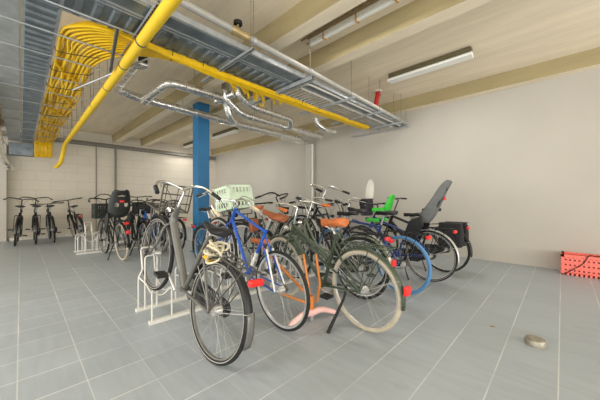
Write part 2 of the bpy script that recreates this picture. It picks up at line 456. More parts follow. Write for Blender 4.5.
for k, yy in enumerate((1.15, 1.5, 3.2)):
    o = MB().tube([(-3.03, yy, 2.75), (-3.05, yy, 2.683), (-3.18, yy+.03, 2.68), (-3.215, yy+.03, 2.75)], .004, 6).build('cable_tie', BLACK)
    tag(o, 'thin black tie round the yellow cables of the straight run to the wall', 'cable tie', 'black ties on the straight cable run')
# loose crossing loops on the left bundle
for i in range(5):
    x0 = -4.2-1.0*i
    o = MB().tube([(x0, .27, 2.72), (x0-.25, .36, 2.70), (x0-.5, .52, 2.70), (x0-.8, .60, 2.715)], .012, 7, smooth=5).build('crossing_cable', YEL)
    tag(o, 'yellow cable crossing diagonally over the left bundle', 'cable', 'crossing yellow cables')
# flat yellow strip edge of bundle
# yellow painted pipe with clamps
c = empty('yellow_pipe', (0, 0, 0))
MB().tube([(-1.3, .80, 2.63), (-9.45, .83, 2.62), (-9.65, .825, 2.59), (-9.78, .82, 2.50), (-9.86, .79, 2.30), (-9.95, .77, 2.16), (-10.1, .73, 2.08), (-10.3, .69, 2.05)], .049, 14).build('pipe', YPAINT, c)
for x in (-2.9, -3.55, -4.4, -5.4, -6.6, -8.0, -9.4):
    k = MB().tube([(x-.012, .80-(x+1.3)*.0037, 2.63), (x+.012, .80-(x+1.3)*.0037, 2.63)], .053, 14).build('clamp', mat('dark_steel', S(84, 86, 88), .5, .4), c)
    MB().tube([(x, .81, 2.68), (x, .81, ZC)], .003, 5).build('hanger_rod', HANG, k)
tag(c, 'bright yellow painted pipe crossing overhead from the top towards the far wall', 'pipe')

# grey water pipe with brass valve
c = empty('grey_pipe', (0, 0, 0))
PIPEG = mat('grey_pvc_pipe', S(168, 166, 160), .45, .1, .05)
def gp(y): return (-2.42-.01*y, y, 2.885-.015*y)
MB().tube([gp(-.8), gp(5.9)], .034, 14).build('pipe', PIPEG, c)
for y in (.35, 1.78, 2.72, 4.3, 5.3):
    p = gp(y); k = MB().tube([gp(y-.018), gp(y+.018)], .043, 14).build('clamp', GALV, c)
    MB().tube([(p[0], y, p[2]+.03), (p[0], y, ZC)], .0035, 5).build('hanger_rod', HANG, k)
MB().tube([gp(1.50), gp(1.53), gp(1.56), gp(1.66), gp(1.69), gp(1.72)], [.038, .048, .040, .040, .05, .038], 14).build('valve', BRASS, c)
p = gp(1.58); k = MB().tube([(p[0], p[1], p[2]+.03), (p[0], p[1], p[2]+.09)], .012, 8).build('valve_stem', BRASS, c)
MB().tube([(p[0], p[1], p[2]+.08), (p[0], p[1], p[2]+.115)], .045, 12).build('valve_knob', BLKPL, c)
tag(c, 'grey water pipe beside the cable trays, with a brass valve', 'pipe')

c = empty('red_pipe', (-2.66, 5.0, 2.84))
REDP = mat('red_pipe_paint', S(188, 36, 32), .4)
MB().tube([(-.06, -.04, -.02), (0, 0, .46)], [.05, .044], 14).build('pipe', REDP, c)
MB().tube([(0, 0, .36), (0, 0, .43)], .052, 14).build('coupling', REDP, c)
MB().tube([(0, 0, .44), (0, 0, .46)], .08, 16).build('ceiling_flange', WHITE, c)
tag(c, 'short red pipe dropping from the ceiling behind the cable tray', 'pipe')

# ------------------------------------------------------------------ silver insulated pipes
def foil_pipe(label, pts, r, hangers=()):
    c = empty('insulated_pipe', pts[0]); o0 = Vector(pts[0])
    P = [Vector(p)-o0 for p in pts]; R = rounded(P)
    MB().tube(R, r, 16).build('foil_jacket', FOIL, c)
    # overlap bands at intervals
    for i in range(len(P)-1):
        d = P[i+1]-P[i]; L = d.length
        if L < .3: continue
        d.normalize(); k = max(1, int(L/.42))
        for j in range(k):
            q = P[i]+d*(L*(j+.5)/k); MB().tube([q-d*.012, q+d*.012], r*1.045, 16).build('band', ALU, c)
    for h in hangers:
        q = Vector(h)-o0; MB().tube([q, (q.x, q.y, ZC-o0.z)], .0035, 5).build('hanger_rod', HANG, c)
    return tag(c, label, 'pipe')
foil_pipe('long silver foil pipe passing in front of the blue column to the wall casing', [(-3.95, 1.05, 2.91), (-5.15, 1.07, 2.91), (-5.32, 1.35, 2.90), (-5.32, 5.84, 2.77)], .072, [(-5.32, 2.2, 2.84), (-5.32, 3.9, 2.8), (-4.6, 1.06, 2.87)])
foil_pipe('silver foil pipe that rises as a loop left of the blue column', [(-5.25, 1.5, 2.83), (-4.9, 1.52, 2.88), (-4.38, 1.60, 2.94), (-4.38, 2.58, 2.94), (-4.45, 2.72, 2.62), (-4.65, 3.0, 2.62), (-4.72, 4.9, 2.64), (-5.2, 5.2, 2.70)], .070, [(-4.38, 2.0, 2.9)])
foil_pipe('silver foil pipe bending down beside the column, middle of three', [(-4.3, 2.52, 3.2), (-4.3, 2.54, 2.92), (-4.30, 2.86, 2.71), (-4.34, 4.35, 2.70), (-4.36, 5.2, 2.72), (-4.36, 5.3, 2.72)], .064, [(-4.3, 3.6, 2.7)])
foil_pipe('thin silver foil pipe, topmost of the three that bend down', [(-4.05, 2.6, 3.2), (-4.05, 2.62, 2.95), (-4.05, 2.9, 2.80), (-4.05, 3.9, 2.78), (-4.12, 3.98, 2.66), (-4.3, 4.0, 2.66)], .056, [(-4.05, 3.4, 2.8)])
foil_pipe('short silver foil elbow hanging near the back wall under the ladder tray', [(-4.07, 4.72, 3.0), (-4.07, 4.78, 2.86), (-4.0, 4.95, 2.76), (-3.95, 5.3, 2.77)], .06)
c = empty('pipe_end_box', (-3.86, 1.05, 2.86)); bevel(MB().b2((-.04, -.07, -.08), (.14, .07, .10)).build('sleeve', FOIL, c, False), .008, 2)
MB().b2((.14, -.05, -.05), (.15, .05, .05)).build('opening', BLKPL, c, False)
tag(c, 'square silver sleeve at the open end of the long pipe by the yellow pipe', 'sleeve')
c = empty('silver_t_joint', (-4.33, 2.5, 2.94)); MB().tube([(-.25, .02, .0), (.22, .1, .03)], .07, 16).build('drum', FOIL, c)
tag(c, 'fat silver horizontal joint where the foil pipes come down', 'pipe joint')
foil_pipe('dull silver duct hooking down at the far left edge', [(-5.6, -.33, 2.5), (-9.2, -.34, 2.35), (-10.0, -.3, 2.1), (-10.25, -.2, 1.93), (-10.4, -.16, 1.95)], .07)
foil_pipe('second silver duct above the hooked one at the left edge', [(-5.2, -.36, 2.68), (-10.6, -.36, 2.62)], .06)

# ------------------------------------------------------------------ small floor things
c = empty("floor_cap", (-.15, 2.75, 0))
m = mat('worn_steel_cap', S(150, 144, 130), .45, .5, .2, 40)
MB().tube([(0, 0, 0), (0, 0, .04), (0, 0, .046)], [.064, .064, .060], 28).build('cap', m, c)
MB().tube([(0, 0, .046), (0, 0, .05)], .048, 24).build('lid', m, c)
tag(c, 'low round worn metal cap standing alone on the grey tiles at lower right', 'floor cap')

def lattice_crate(name, label, cat, loc, rot, w, d, h, m, nx, ny, nz, bar=.01, solidf=.0, extra=None):
    c = empty(name, loc, rot)
    t = .006
    def wall(n, ax):
        mb = MB()
        L = w if ax == 'x' else d; off = (d if ax == 'x' else w)/2
        for s in (n,):
            def bx(a0, a1, z0, z1, th=t):
                if ax == 'x': mb.b2((a0, s*off-th/2, z0), (a1, s*off+th/2, z1))
                else: mb.b2((s*off-th/2, a0, z0), (s*off+th/2, a1, z1))
            bx(-L/2, L/2, h-.035, h, .012); bx(-L/2, L/2, 0, .035); 
            bx(-L/2, -L/2+.03, 0, h, .012); bx(L/2-.03, L/2, 0, h, .012)
            k = nx if ax == 'x' else ny
            for i in range(1, k): a = -L/2+L*i/k; bx(a-bar/2, a+bar/2, 0, h)
            for i in range(1, nz): z = h*i/nz; bx(-L/2, L/2, z-bar/2, z+bar/2)
            if solidf: bx(-L/2+.03, L/2-.03, h*(.5-solidf/2), h*(.5+solidf/2), .004)
        mb.build('side_panel', m, c, False)
    for n in (-1, 1): wall(n, 'x'); wall(n, 'y')
    MB().b2((-w/2, -d/2, 0), (w/2, d/2, .008)).build('bottom', m, c, False)
    return tag(c, label, cat)
lattice_crate('plastic_crate', 'bright salmon red lattice crate on the floor against the back wall', 'crate', (.32, 5.79, 0), (0, 0, 0), .66, .30, .30,
              mat('salmon_plastic', S(255, 122, 108), .4, 0, .04), 14, 7, 4, .020, .72)
MB_ = MB().tube([(-.01, 5.60, .012), (.03, 5.615, .02), (.12, 5.625, .10), (.22, 5.63, .2), (.27, 5.63, .315), (.33, 5.66, .312), (.36, 5.7, .31), (.45, 5.66, .31), (.62, 5.66, .31)], .006, 6, smooth=4)
tag(MB_.build('cord', BLACK), 'black cord draped over the front and rim of the salmon crate', 'cord')
o = MB().box((-.44, 2.88, .0015), (.035, .02, .003), Matrix.Rotation(.5, 3, 'Z')).build('dry_leaf', mat('leaf_brown', S(150, 120, 80), .8))
tag(o, 'tiny dry brown leaf scrap on the floor left of the metal cap', 'leaf')

# ------------------------------------------------------------------ bicycle racks
RACKM = mat('rack_paint', S(212, 210, 202), .4, .1, .04)
def rack(label, xf, xb, y0, y1, slots):
    c = empty('bicycle_rack', ((xf+xb)/2, (y0+y1)/2, 0)); ox, oy = (xf+xb)/2, (y0+y1)/2
    for x in (xf, xb):
        bevel(MB().b2((x-ox-.025, y0-oy, 0), (x-ox+.025, y1-oy, .032)).build('floor_rail', RACKM, c, False), .003, 1)
    for (y, hi) in slots:
        Y = y-oy; w = .055; F = xf-ox; B = xb-ox; r = .0075
        if hi:
            MB().tube(rounded([(B, Y-w-.03, .03), (B, Y-w-.03, .34), (B+.03, Y-w, .42), (B, Y-w-.01, .63), (B, Y+w, .63), (B+.03, Y+w, .42), (B, Y+w+.03, .34), (B, Y+w+.03, .03)], .03, 3), r, 6).build('hoop', RACKM, c)
            MB().tube(rounded([(F, Y-w-.03, .03), (F, Y-w-.03, .30), (F-.02, Y-.02, .24), (F-.02, Y+.02, .24), (F, Y+w+.03, .30), (F, Y+w+.03, .03)], .03, 3), r, 6).build('hoop', RACKM, c)
            for s in (-1, 1):
                MB().tube(rounded([(B, Y+s*(w+.03), .34), (B+.12, Y+s*(w+.0), .30), (F-.12, Y+s*(w-.0), .24), (F, Y+s*(w+.03), .30)], .04, 3), r, 6).build('side_bar', RACKM, c)
            MB().tube(rounded([(B+.1, Y-w, .04), (B+.1, Y-w, .56), (B+.1, Y+w, .56), (B+.1, Y+w, .04)], .03, 3), r*.9, 6).build('hoop', RACKM, c)
        else:
            for X in (B, F):
                MB().tube(rounded([(X, Y-w, .03), (X, Y-w, .38), (X, Y+w, .38), (X, Y+w, .03)], .04, 4), r, 6).build('hoop', RACKM, c)
            for s in (-1, 1):
                MB().tube([(B, Y+s*w, .3), (F, Y+s*w, .3)], r, 6).build('side_bar', RACKM, c)
    return tag(c, label, 'bicycle rack')
rack('long white tubular bicycle rack in front, grey bicycle at its near end', -2.63, -3.03, .79, 5.1,
     [(.90, 1), (1.23, 0), (1.55, 0), (1.90, 1), (2.24, 0), (2.58, 0), (2.88, 1), (3.20, 0), (3.55, 1), (3.88, 0), (4.22, 1), (4.56, 0), (4.9, 1)])
rack('white bicycle rack further back, left of the blue column', -7.05, -7.42, .78, 3.4,
     [(.86, 0), (1.02, 1), (1.18, 0), (1.40, 1), (1.62, 0), (1.86, 1), (2.1, 0), (2.34, 1), (2.6, 0), (2.9, 1), (3.2, 0)])

# ------------------------------------------------------------------ bicycles
CACHE = {}
def cached(key, fn):
    if key not in CACHE: CACHE[key] = fn()
    return CACHE[key]
def wheel(parent, name, cx, R, tyre, rim, tw, drum=False, wall=None):
    def mk_rim():
        mb = MB(); a = R-.036; prof = [(a+.012, -.011), (a+.012, .011), (a-.006, .009), (a-.008, 0), (a-.006, -.009)]
        n = 56; b = 0
        for k in range(n):
            t = 2*PI*k/n
            for (r, y) in prof: mb.v.append(Vector((r*math.cos(t), y, r*math.sin(t))))
        m = len(prof)
        for k in range(n):
            for j in range(m): mb.f.append((k*m+j, k*m+(j+1) % m, ((k+1) % n)*m+(j+1) % m, ((k+1) % n)*m+j))
        return mb.mesh('rim', rim)
    o = obj(name, cached(('rim', R, rim.name), mk_rim), parent, (cx, 0, R))
    obj('tyre', cached(('tyre', R, tyre.name, tw), lambda: MB().ring((0, 0, 0), R-tw, tw, 56, 10).mesh('tyre', tyre)), o)
    def mk_sp():
        mb = MB(); n = 32
        for k in range(n):
            t = 2*PI*k/n; s = 1 if k % 2 else -1; t2 = t+(.9 if (k//2) % 2 else -.9)
            mb.tube([(.024*math.cos(t2), s*.03, .024*math.sin(t2)), ((R-.042)*math.cos(t), 0, (R-.042)*math.sin(t))], (.00105), 3, cap=False)
        return mb.mesh('spokes', SPOKE)
    obj('spokes', cached(('sp', R), mk_sp), o)
    obj('hub', cached(('hub', drum), lambda: MB().tube([(0, -.05, 0), (0, -.034, 0), (0, -.03, 0), (0, .03, 0), (0, .034, 0), (0, .05, 0)], [.01, .01, .045 if drum else .028, .045 if drum else .026, .01, .01] if not drum else [.010, .012, .034, .030, .012, .01], 14).mesh('hub', ALU)), o)
    if wall:
        obj('reflective_band', cached(('wall', R, wall.name), lambda: MB().ring((0, -tw*.9, 0), R-tw*1.15, .0032, 56, 5).ring((0, tw*.9, 0), R-tw*1.15, .0032, 56, 5).mesh('band', wall)), o)
    return o
def guard(parent, name, cx, R, a0, a1, m, w=.028, stay=True, tipm=None):
    mb = MB(); n = 26; rr = R+.022
    def fn(u, v):
        a = math.radians(a0+(a1-a0)*u); y = (v-.5)*2*w; r = rr-.012*(abs(v-.5)*2)**2
        return (r*math.cos(a), y, r*math.sin(a))
    mb.grid(fn, n, 4)
    g = mb.build(name, m, parent); g.location = (cx, 0, R); solid(g, .003)
    if stay:
        s = MB()
        for a in ((a0+14, a1-35) if a0 < 60 else (a1-14,)):
            t = math.radians(a)
            for y in (-1, 1): s.tube([(0, y*.052, 0), (rr*math.cos(t), y*w, rr*math.sin(t))], .0025, 5)
        s.build('guard_stay', ALU, g)
    if tipm:
        t = MB().grid(lambda u, v: ((rr+.003)*math.cos(math.radians(a0+(24)*u if a0 > 90 else a0+24*u)), (v-.5)*2*w*1.05, (rr+.003)*math.sin(math.radians(a0+24*u))), 6, 3)
        solid(t.build('guard_tip', tipm, g), .004)
    return g

BARS = {
 'sweep': [(0, 0, 0), (.03, .08, .02), (.045, .17, .035), (.01, .25, .03), (-.09, .29, .0), (-.22, .31, -.02)],
 'city': [(0, 0, 0), (.02, .08, .03), (.03, .17, .05), (.0, .25, .045), (-.08, .30, .02), (-.13, .32, .01)],
 'narrow': [(0, 0, 0), (.02, .07, .02), (.03, .14, .035), (.0, .21, .03), (-.09, .255, .0), (-.17, .27, -.02)],
 'flat': [(0, 0, 0), (.005, .1, .005), (0, .2, .012), (-.02, .27, .012), (-.045, .33, .01)],
 'moustache': [(0, 0, 0), (.05, .07, .0), (.09, .15, -.01), (.07, .21, -.04), (-.0, .23, -.08), (-.10, .235, -.10)],
}
def saddle_mesh(m, wide=1.0):
    def mk():
        mb = MB()
        st = [(-.135, .030), (-.12, .062), (-.09, .078), (-.05, .074), (.0, .048), (.05, .028), (.10, .022), (.135, .017), (.145, .008)]
        ringn = 12; b = 0
        for i, (x, w) in enumerate(st):
            top = .012 if i < 4 else .0
            for k in range(ringn):
                a = 2*PI*k/ringn; yy = w*wide*math.cos(a); s = math.sin(a)
                zz = (.022*s if s > 0 else .03*s)+top*(1-(yy/(w*wide+1e-6))**2*.3)
                mb.v.append(Vector((x, yy, zz)))
        n = len(st)
        for i in range(n-1):
            for k in range(ringn):
                l = (k+1) % ringn; mb.f.append((i*ringn+k, i*ringn+l, (i+1)*ringn+l, (i+1)*ringn+k))
        mb.f.append(tuple(range(ringn))[::-1]); mb.f.append(tuple((n-1)*ringn+k for k in range(ringn)))
        return mb.mesh('saddle', m)
    return cached(('saddle', m.name, wide), mk)

def bike(label, x, y, yaw=180, lift=0, lean=0, frame=BLKGL, style='step', R=.345, wb=1.08, tyre=BLACK, tw=.019, rim=ALU, band=None,
         bars='sweep', barm=CHROME, grip=BLKPL, sad=BLKPL, guards=BLKGL, rack_=True, case=True, stand=True, carrier=False,
         barh=1.06, tail=True, headlight=True, ft=.017, crank=200, steer=0, tip=None, sh=.95, drumf=False, sfo=0, rackm=None, name='bicycle', group=None, skip=()):
    pitch = math.asin(lift/wb) if lift else 0
    b = empty(name, (x, y, R*(1-math.cos(pitch))), (math.radians(lean), -pitch, math.radians(yaw)))
    tag(b, label, 'bicycle', group)
    hub = (0, R); BBx, BBz = .46, .285
    def hx(z): return wb-.05-(z-R)*.36
    hb, ht = .70, .86
    def sx(z): return BBx-(z-BBz)*.36
    mb = MB()
    P = lambda X, Z, Y=0: (X, Y, Z)
    mb.tube([P(hx(hb), hb), P(hx(ht), ht)], ft*1.25, 12)                     # head
    mb.tube([P(BBx, BBz), P(sx(.80), .80)], ft, 10)                          # seat tube
    mb.tube([(BBx, -.035, BBz), (BBx, .035, BBz)], .022, 12)
    if style == 'diamond':
        mb.tube([P(hx(.83), .83), P(sx(.77), .77)], ft*.9, 10); mb.tube([P(hx(.73), .73), P(BBx, BBz)], ft*1.05, 10)
    elif style == 'step':
        mb.tube([P(hx(.74), .74), P(BBx+.0, BBz)], ft*1.05, 10); mb.tube([P(hx(.83), .83), P(sx(.50), .50)], ft*.9, 10)
    elif style == 'dutch':
        mb.tube([P(hx(.74), .74), P(hx(.74)-.06, .60), P(BBx+.18, .38), P(BBx, BBz)], ft*1.05, 10, smooth=5)
        mb.tube([P(hx(.83), .83), P(hx(.8)-.10, .66), P(BBx+.16, .50), P(sx(.46), .46)], ft*.85, 10, smooth=5)
    elif style == 'single':
        mb.tube([P(hx(.82), .82), P(hx(.74)-.035, .70), P(BBx+.12, .42), P(BBx, BBz)], ft*1.65, 12, smooth=6)
    elif style == 'mixte':
        mb.tube([P(hx(.74), .74), P(BBx, BBz)], ft*1.05, 10)
        mb.tube([P(hx(.84), .84), P(sx(.56)+.01, .56)], ft*.85, 10)
        for s in (-1, 1): mb.tube([P(hx(.80), .80, s*.012), P(sx(.50), .50, s*.028), P(0, R, s*.056)], ft*.5, 8)
    elif style == 'slope':
        mb.tube([P(hx(.83), .83), P(sx(.64), .64)], ft*.9, 10); mb.tube([P(hx(.74), .74), P(BBx, BBz)], ft*1.2, 10)
    for s in (-1, 1):
        mb.tube([(0, s*.058, R), (.28, s*.045, R-.03), (BBx, s*.02, BBz)], ft*.55, 8)
        mb.tube([(0, s*.058, R), (sx(.70)-.02, s*.028, .69), (sx(.74), 0, .74)], ft*.48, 8)
    mb.build('frame', frame, b)
    # front assembly pieces (no steering group: all are direct parts)
    st = math.radians(steer)
    ax0 = Vector((hx(hb), 0, hb)); axd = Vector((-.36, 0, 1)).normalized()
    MR = Matrix.Translation(ax0) @ Matrix.Rotation(st, 4, axd) @ Matrix.Translation(-ax0)
    def fr(o):
        if steer: o.matrix_local = MR @ Matrix.Translation(o.location)
        return o
    mb = MB(); 
    for s in (-1, 1): mb.tube([(hx(.69), s*.012, .69), (hx(.66), s*.045, .66), (hx(.5)+.005, s*.05, .50), (wb-.03, s*.052, R+.06), (wb, s*.054, R)], ft*.62, 8, smooth=3)
    fr(mb.build('fork', barm if style == 'chromefork' else frame, b))
    zt = barh; tx = hx(zt)
    mb = MB(); mb.tube([P(hx(ht), ht), P(tx, zt-.02), P(tx+.05, zt)], .012, 8); fr(mb.build('stem', barm, b))
    BP = BARS[bars]; hb_ = MB()
    full = [(tx+.05+p[0], -p[1], zt+p[2]) for p in BP[::-1]]+[(tx+.05+p[0], p[1], zt+p[2]) for p in BP[1:]]
    hb_.tube(full, .0115, 8, smooth=4); h = fr(hb_.build('handlebar', barm, b))
    for s in (-1, 1):
        e = Vector((tx+.05+BP[-1][0], s*BP[-1][1], zt+BP[-1][2])); q = Vector((tx+.05+BP[-2][0], s*BP[-2][1], zt+BP[-2][2]))
        d = (q-e).normalized(); MB().tube([e-d*.01, e+d*.10], .0165, 10).build('grip', grip, h)
        a = e+d*.12; mbk = MB().tube([a, a+Vector((.05, 0, -.02)), a+Vector((.02, s*.01, -.03))-d*.1], .0045, 6).build('brake_lever', ALU, h)
    if 'cable' not in skip:
        cab = MB()
        for s in (-1, 1): cab.tube([(tx+.0, s*.2, zt), (tx+.14, s*.14, zt+.02), (tx+.15, s*.04, zt-.10), (hx(.8)+.03, s*.02, .78)], .003, 5, smooth=4)
        fr(cab.build('brake_cable', BLKPL, b))
    # wheels
    wheel(b, 'rear_wheel', 0, R, tyre, rim, tw, True, band)
    fr(wheel(b, 'front_wheel', wb, R, tyre, rim, tw, drumf, band))
    if guards:
        guard(b, 'rear_mudguard', 0, R, 38, 205 if False else 200, guards) if False else guard(b, 'rear_mudguard', 0, R, 20, 190, guards, tipm=None)
        if tip: 
            pass
        fr(guard(b, 'front_mudguard', wb, R, 15, 150, guards))
        if tip:
            solid(MB().grid(lambda u, v: (-(R+.028)*math.cos(math.radians(-8+34*u)), (v-.5)*.054, R+(R+.028)*math.sin(math.radians(-8+34*u))), 6, 3).build('mudguard_tip', tip, b), .004)
    # saddle
    zs = sh; MB().tube([P(sx(.78), .78), P(sx(zs-.03)+sfo, zs-.03)], .0125, 8).build('seat_post', ALU, b)
    so = obj('saddle', saddle_mesh(sad, 1.15 if sad is not BLKPL else 1.2), b, (sx(zs)-.02+sfo, 0, zs))
    if sad is TAN: so.scale = (1.05, 1.1, 1.5)
    sr = MB()
    for s in (-1, 1): sr.tube([(.08, s*.015, -.022), (0, s*.022, -.045), (-.09, s*.035, -.022)], .0035, 5)
    sr.build('saddle_rails', ALU, so)
    # drivetrain (right side is -y in local)
    Yr = -.062
    ck = MB(); n = 30
    ck.tube([(BBx, Yr+.012, BBz), (BBx, Yr+.016, BBz)], .08, 28); ck.build('chainring', ALU, b)
    if case:
        pts = []
        for k in range(13): a = math.radians(-90+180*k/12); pts.append((BBx+.105*math.cos(a), BBz+.105*math.sin(a)))
        for k in range(13): a = math.radians(90+180*k/12); pts.append((0+.06*math.cos(a), R+.06*math.sin(a)))
        bevel(MB().prism(pts, Yr-.018, Yr+.01).build('chain_case', BLKPL, b, False), .006, 2)
    else:
        mb = MB(); mb.tube([(BBx, Yr, BBz+.08), (0, Yr, R+.035)], .0035, 5).tube([(BBx, Yr, BBz-.08), (.03, Yr, R-.06), (0, Yr, R-.035)], .0035, 5)
        mb.tube([(0, Yr-.002, R), (0, Yr+.012, R)], .035, 18); mb.build('chain', mat('chain_steel', S(120, 112, 98), .45, .6), b)
    ca = math.radians(crank)
    for s, a in ((-1, ca), (1, ca+PI)):
        yy = s*.085; e = (BBx+.165*math.cos(a), yy, BBz+.165*math.sin(a))
        k = MB().tube([(BBx, yy*.9, BBz), e], [.012, .010], 8).build('crank_arm', ALU if 'dark' not in skip else BLKPL, b)
        pd = MB(); pd.b2((e[0]-.045, e[1]+s*.015, e[2]-.012), (e[0]+.045, e[1]+s*.10, e[2]+.012)); bevel(pd.build('pedal', BLKPL, k, False), .004, 2)
    if stand:
        MB().tube([(.36, .03, .26), (.30, .10, .14), (.22, .17, .005)], [.010, .009, .011], 8).build('kickstand', BLKPL, b)
    RM = rackm or BLKPL
    if rack_:
        mb = MB(); z = .735+(R-.345)
        for s in (-1, 1):
            mb.tube([(.22, s*.05, z-.01), (.12, s*.06, z), (-.27, s*.06, z), (-.30, s*.04, z)], .0055, 6)
            mb.tube([(0, s*.066, R), (-.10, s*.06, z)], .0045, 6); mb.tube([(0, s*.066, R), (-.24, s*.06, z)], .0045, 6)
        for xx in (-.27, -.18, -.09, 0, .1): mb.tube([(xx, -.06, z), (xx, .06, z)], .004, 6)
        mb.tube([(-.28, 0, z), (.15, 0, z)], .004, 6); mb.build('luggage_rack', RM, b)
    if tail:
        zt_ = .70+(R-.345) if rack_ else .66
        xt_ = -.31 if rack_ else -.20
        bevel(MB().b2((xt_-.02, -.04, zt_-.02), (xt_+.015, .04, zt_+.02)).build('tail_light', RED, b, False), .01, 3)
    if headlight:
        o_ = MB().tube([(hx(.80)+.06, 0, .80), (hx(.80)+.12, 0, .80)], [.022, .034], 12).build('headlight', barm if frame is not BLKGL else BLKPL, b); fr(o_)
    if carrier:
        mb = MB(); X0 = wb-.16; zc = .80; cm = rackm or ALU
        for s in (-1, 1):
            mb.tube(rounded([(X0-.02, s*.13, zc+.24), (X0-.02, s*.13, zc), (X0+.28, s*.13, zc), (X0+.28, s*.13, zc+.05)], .03, 3), .007, 7)
            mb.tube([(wb, s*.07, R), (X0+.2, s*.11, zc)], .006, 6)
        for k in range(6): mb.tube([(X0-.02+.06*k, -.13, zc), (X0-.02+.06*k, .13, zc)], .005, 6)
        for zz in (.08, .16, .24): mb.tube([(X0-.02, -.13, zc+zz), (X0-.02, .13, zc+zz)], .006, 6)
        for yy in (-.1, 0, .1): mb.tube([(X0-.02, yy, zc), (X0-.02, yy, zc+.24)], .004, 6)
        mb.build('front_carrier', cm, b)
    return b

def world(b, p):
    return (Matrix.Translation(b.location) @ b.rotation_euler.to_matrix().to_4x4()) @ Vector(p)

def shell_seat(parent, name, m, x, z, s=1.0, holes=True, refl=True, legs=True, harness=True, ws=1.0, bk=1.0):
    """moulded child seat, backbone in local xz, facing +x"""
    bb = [(x+.24*s, z+.02), (x+.12*s, z), (x+.03*s, z+.0), (x-.03*s, z+.05*s), (x-.07*s*bk, z+.18*s), (x-.11*s*bk, z+.32*s), (x-.15*s*bk, z+.46*s), (x-.19*s*bk, z+.57*s)]
    W = [.10, .125, .14, .15, .165, .155, .135, .105]; G = [.02, .08, .14, .15, .13, .10, .08, .05]
    C = cr([(p[0], 0, p[1]) for p in bb], 4); nn = len(C)-1
    def fn(u, v):
        i = min(int(u*nn), nn-1); f = u*nn-i; p = C[i].lerp(C[i+1], f)
        q = u*(len(W)-1); j = min(int(q), len(W)-2); g = q-j
        w = (W[j]*(1-g)+W[j+1]*g)*s*ws; wg = (G[j]*(1-g)+G[j+1]*g)*s
        if u > .92: w *= math.sqrt(max(0, 1-((u-.92)/.085)**2))*.6+.4
        t = (v-.5)*2; d = (C[min(i+1, nn)]-C[i]).normalized(); nrm = Vector((-d.z, 0, d.x))
        if nrm.x+nrm.z < 0: nrm = -nrm
        k = abs(t)**3
        return (p.x+nrm.x*wg*k, w*t*(1-.12*k), p.z+nrm.z*wg*k)
    hole = None
    if holes:
        def hole(u, v):
            for (hu, hv, ru, rv) in ((.66, .30, .05, .09), (.66, .70, .05, .09), (.86, .5, .025, .22)):
                if ((u-hu)/ru)**2+((v-hv)/rv)**2 < 1: return True
            return False
    mb = MB().grid(fn, 56, 28, hole)
    o = mb.build(name, m, parent); solid(o, .012)
    if refl:
        zc = z+.34*s; x = x-.12*s*(bk-1)
        bevel(MB().b2((x-.135*s-.012, -.035, zc-.02), (x-.135*s+.004, .035, zc+.02)).build('seat_reflector', RED, o, False), .008, 2)
    if legs:
        x = x+(.12*s*(bk-1) if refl else 0)
        for sd in (-1, 1):
            pg = [(x+.06*s, z+.10), (x+.24*s, z+.02), (x+.36*s, z-.26*s), (x+.27*s, z-.34*s), (x+.20*s, z-.30*s), (x+.04*s, z-.04)]
            l = MB().prism(pg, sd*.15*s*ws-.012, sd*.15*s*ws+.012).build('leg_guard', BLKPL, o, False); bevel(l, .01, 2)
    return o

# --- paints
GREY = mat('grey_bike_paint', S(104, 103, 98), .38, .35, .05)
BLUEP = mat('blue_bike_paint', S(30, 84, 178), .3, .1, .06)
GREENP = mat('dark_green_bike_paint', S(62, 74, 58), .35, .1, .08)
NAVY = mat('navy_bike_paint', S(40, 62, 118), .35, .1, .08)
OLIVE = mat('olive_bike_paint', S(96, 104, 84), .4, .1)
SILVERP = mat('silver_bike_paint', S(176, 178, 178), .35, .5, .05)
BLUETY = mat('blue_tyre_rubber', S(78, 128, 176), .65)
BAND = mat('reflective_tyre_band', S(176, 174, 168), .5)
BARB = mat('black_bar', S(20, 20, 22), .4)
ORG = mat('orange_bike_paint', S(206, 122, 48), .4, .1, .1)

# --- front rack, rear wheels towards the camera
b1 = bike('silver grey city bicycle nearest the camera, front wheel raised in the white rack', -1.802, .907, yaw=182.4, lift=.26, lean=5.5, frame=GREY, style='single', wb=1.09,
          bars='narrow', guards=BLKPL, tip=mat('grey_guard', S(118, 118, 115), .35, .4, .05), band=BAND, carrier=True, barh=1.03, crank=207, rim=mat('dull_rim', S(140, 138, 132), .4, .7), rackm=mat('dull_rack', S(80, 77, 70), .5, .3), sh=.86, ft=.019, stand=False, tail=False)
MB_ = bevel(MB().b2((-.335, -.055, .675), (-.295, .055, .715)).build('tail_light', RED, b1, False), .012, 3)
MB().tube([(.22, -.02, .60), (.25, .02, .66)], .028, 10).build('lock_housing', mat('yellow_plastic', S(240, 190, 20), .4), b1)
b2 = bike('blue and white sports bicycle with pale curled handlebars, second in the front rack', -1.811, 1.558, yaw=180.6, lean=-2.5, lift=.24, frame=BLUEP, style='diamond', wb=1.02, R=.34, tw=.015, band=None,
          bars='moustache', grip=mat('pale_bar_tape', S(216, 200, 168), .7), sad=BROWN, guards=None, rack_=False, case=False, stand=False, barh=.93, ft=.015, crank=160, headlight=False, tail=False, sh=.945)
mb = MB()
for s in (-1, 1): mb.tube([(0, s*.062, .34), (.20, s*.035, .64)], .008, 8)
mb.build('white_stay_sleeve', WHITE, b2)
MB().tube([(.432, 0, .37), (.37, 0, .54)], .0175, 10).build('white_seat_tube_band', WHITE, b2)
b3 = bike('dark green step-through bicycle with tan saddle and cream tyres, standing on its kickstand', -1.209, 2.041, yaw=176.5, lean=-3, frame=GREENP, style='mixte', case=False, wb=1.10, tyre=CREAM, tw=.02,
          bars='sweep', grip=TAN, sad=TAN, guards=GREENP, rack_=True, rackm=GREENP, stand=False, barh=1.05, crank=10, tail=False, sh=.90, ft=.018, sfo=.09)
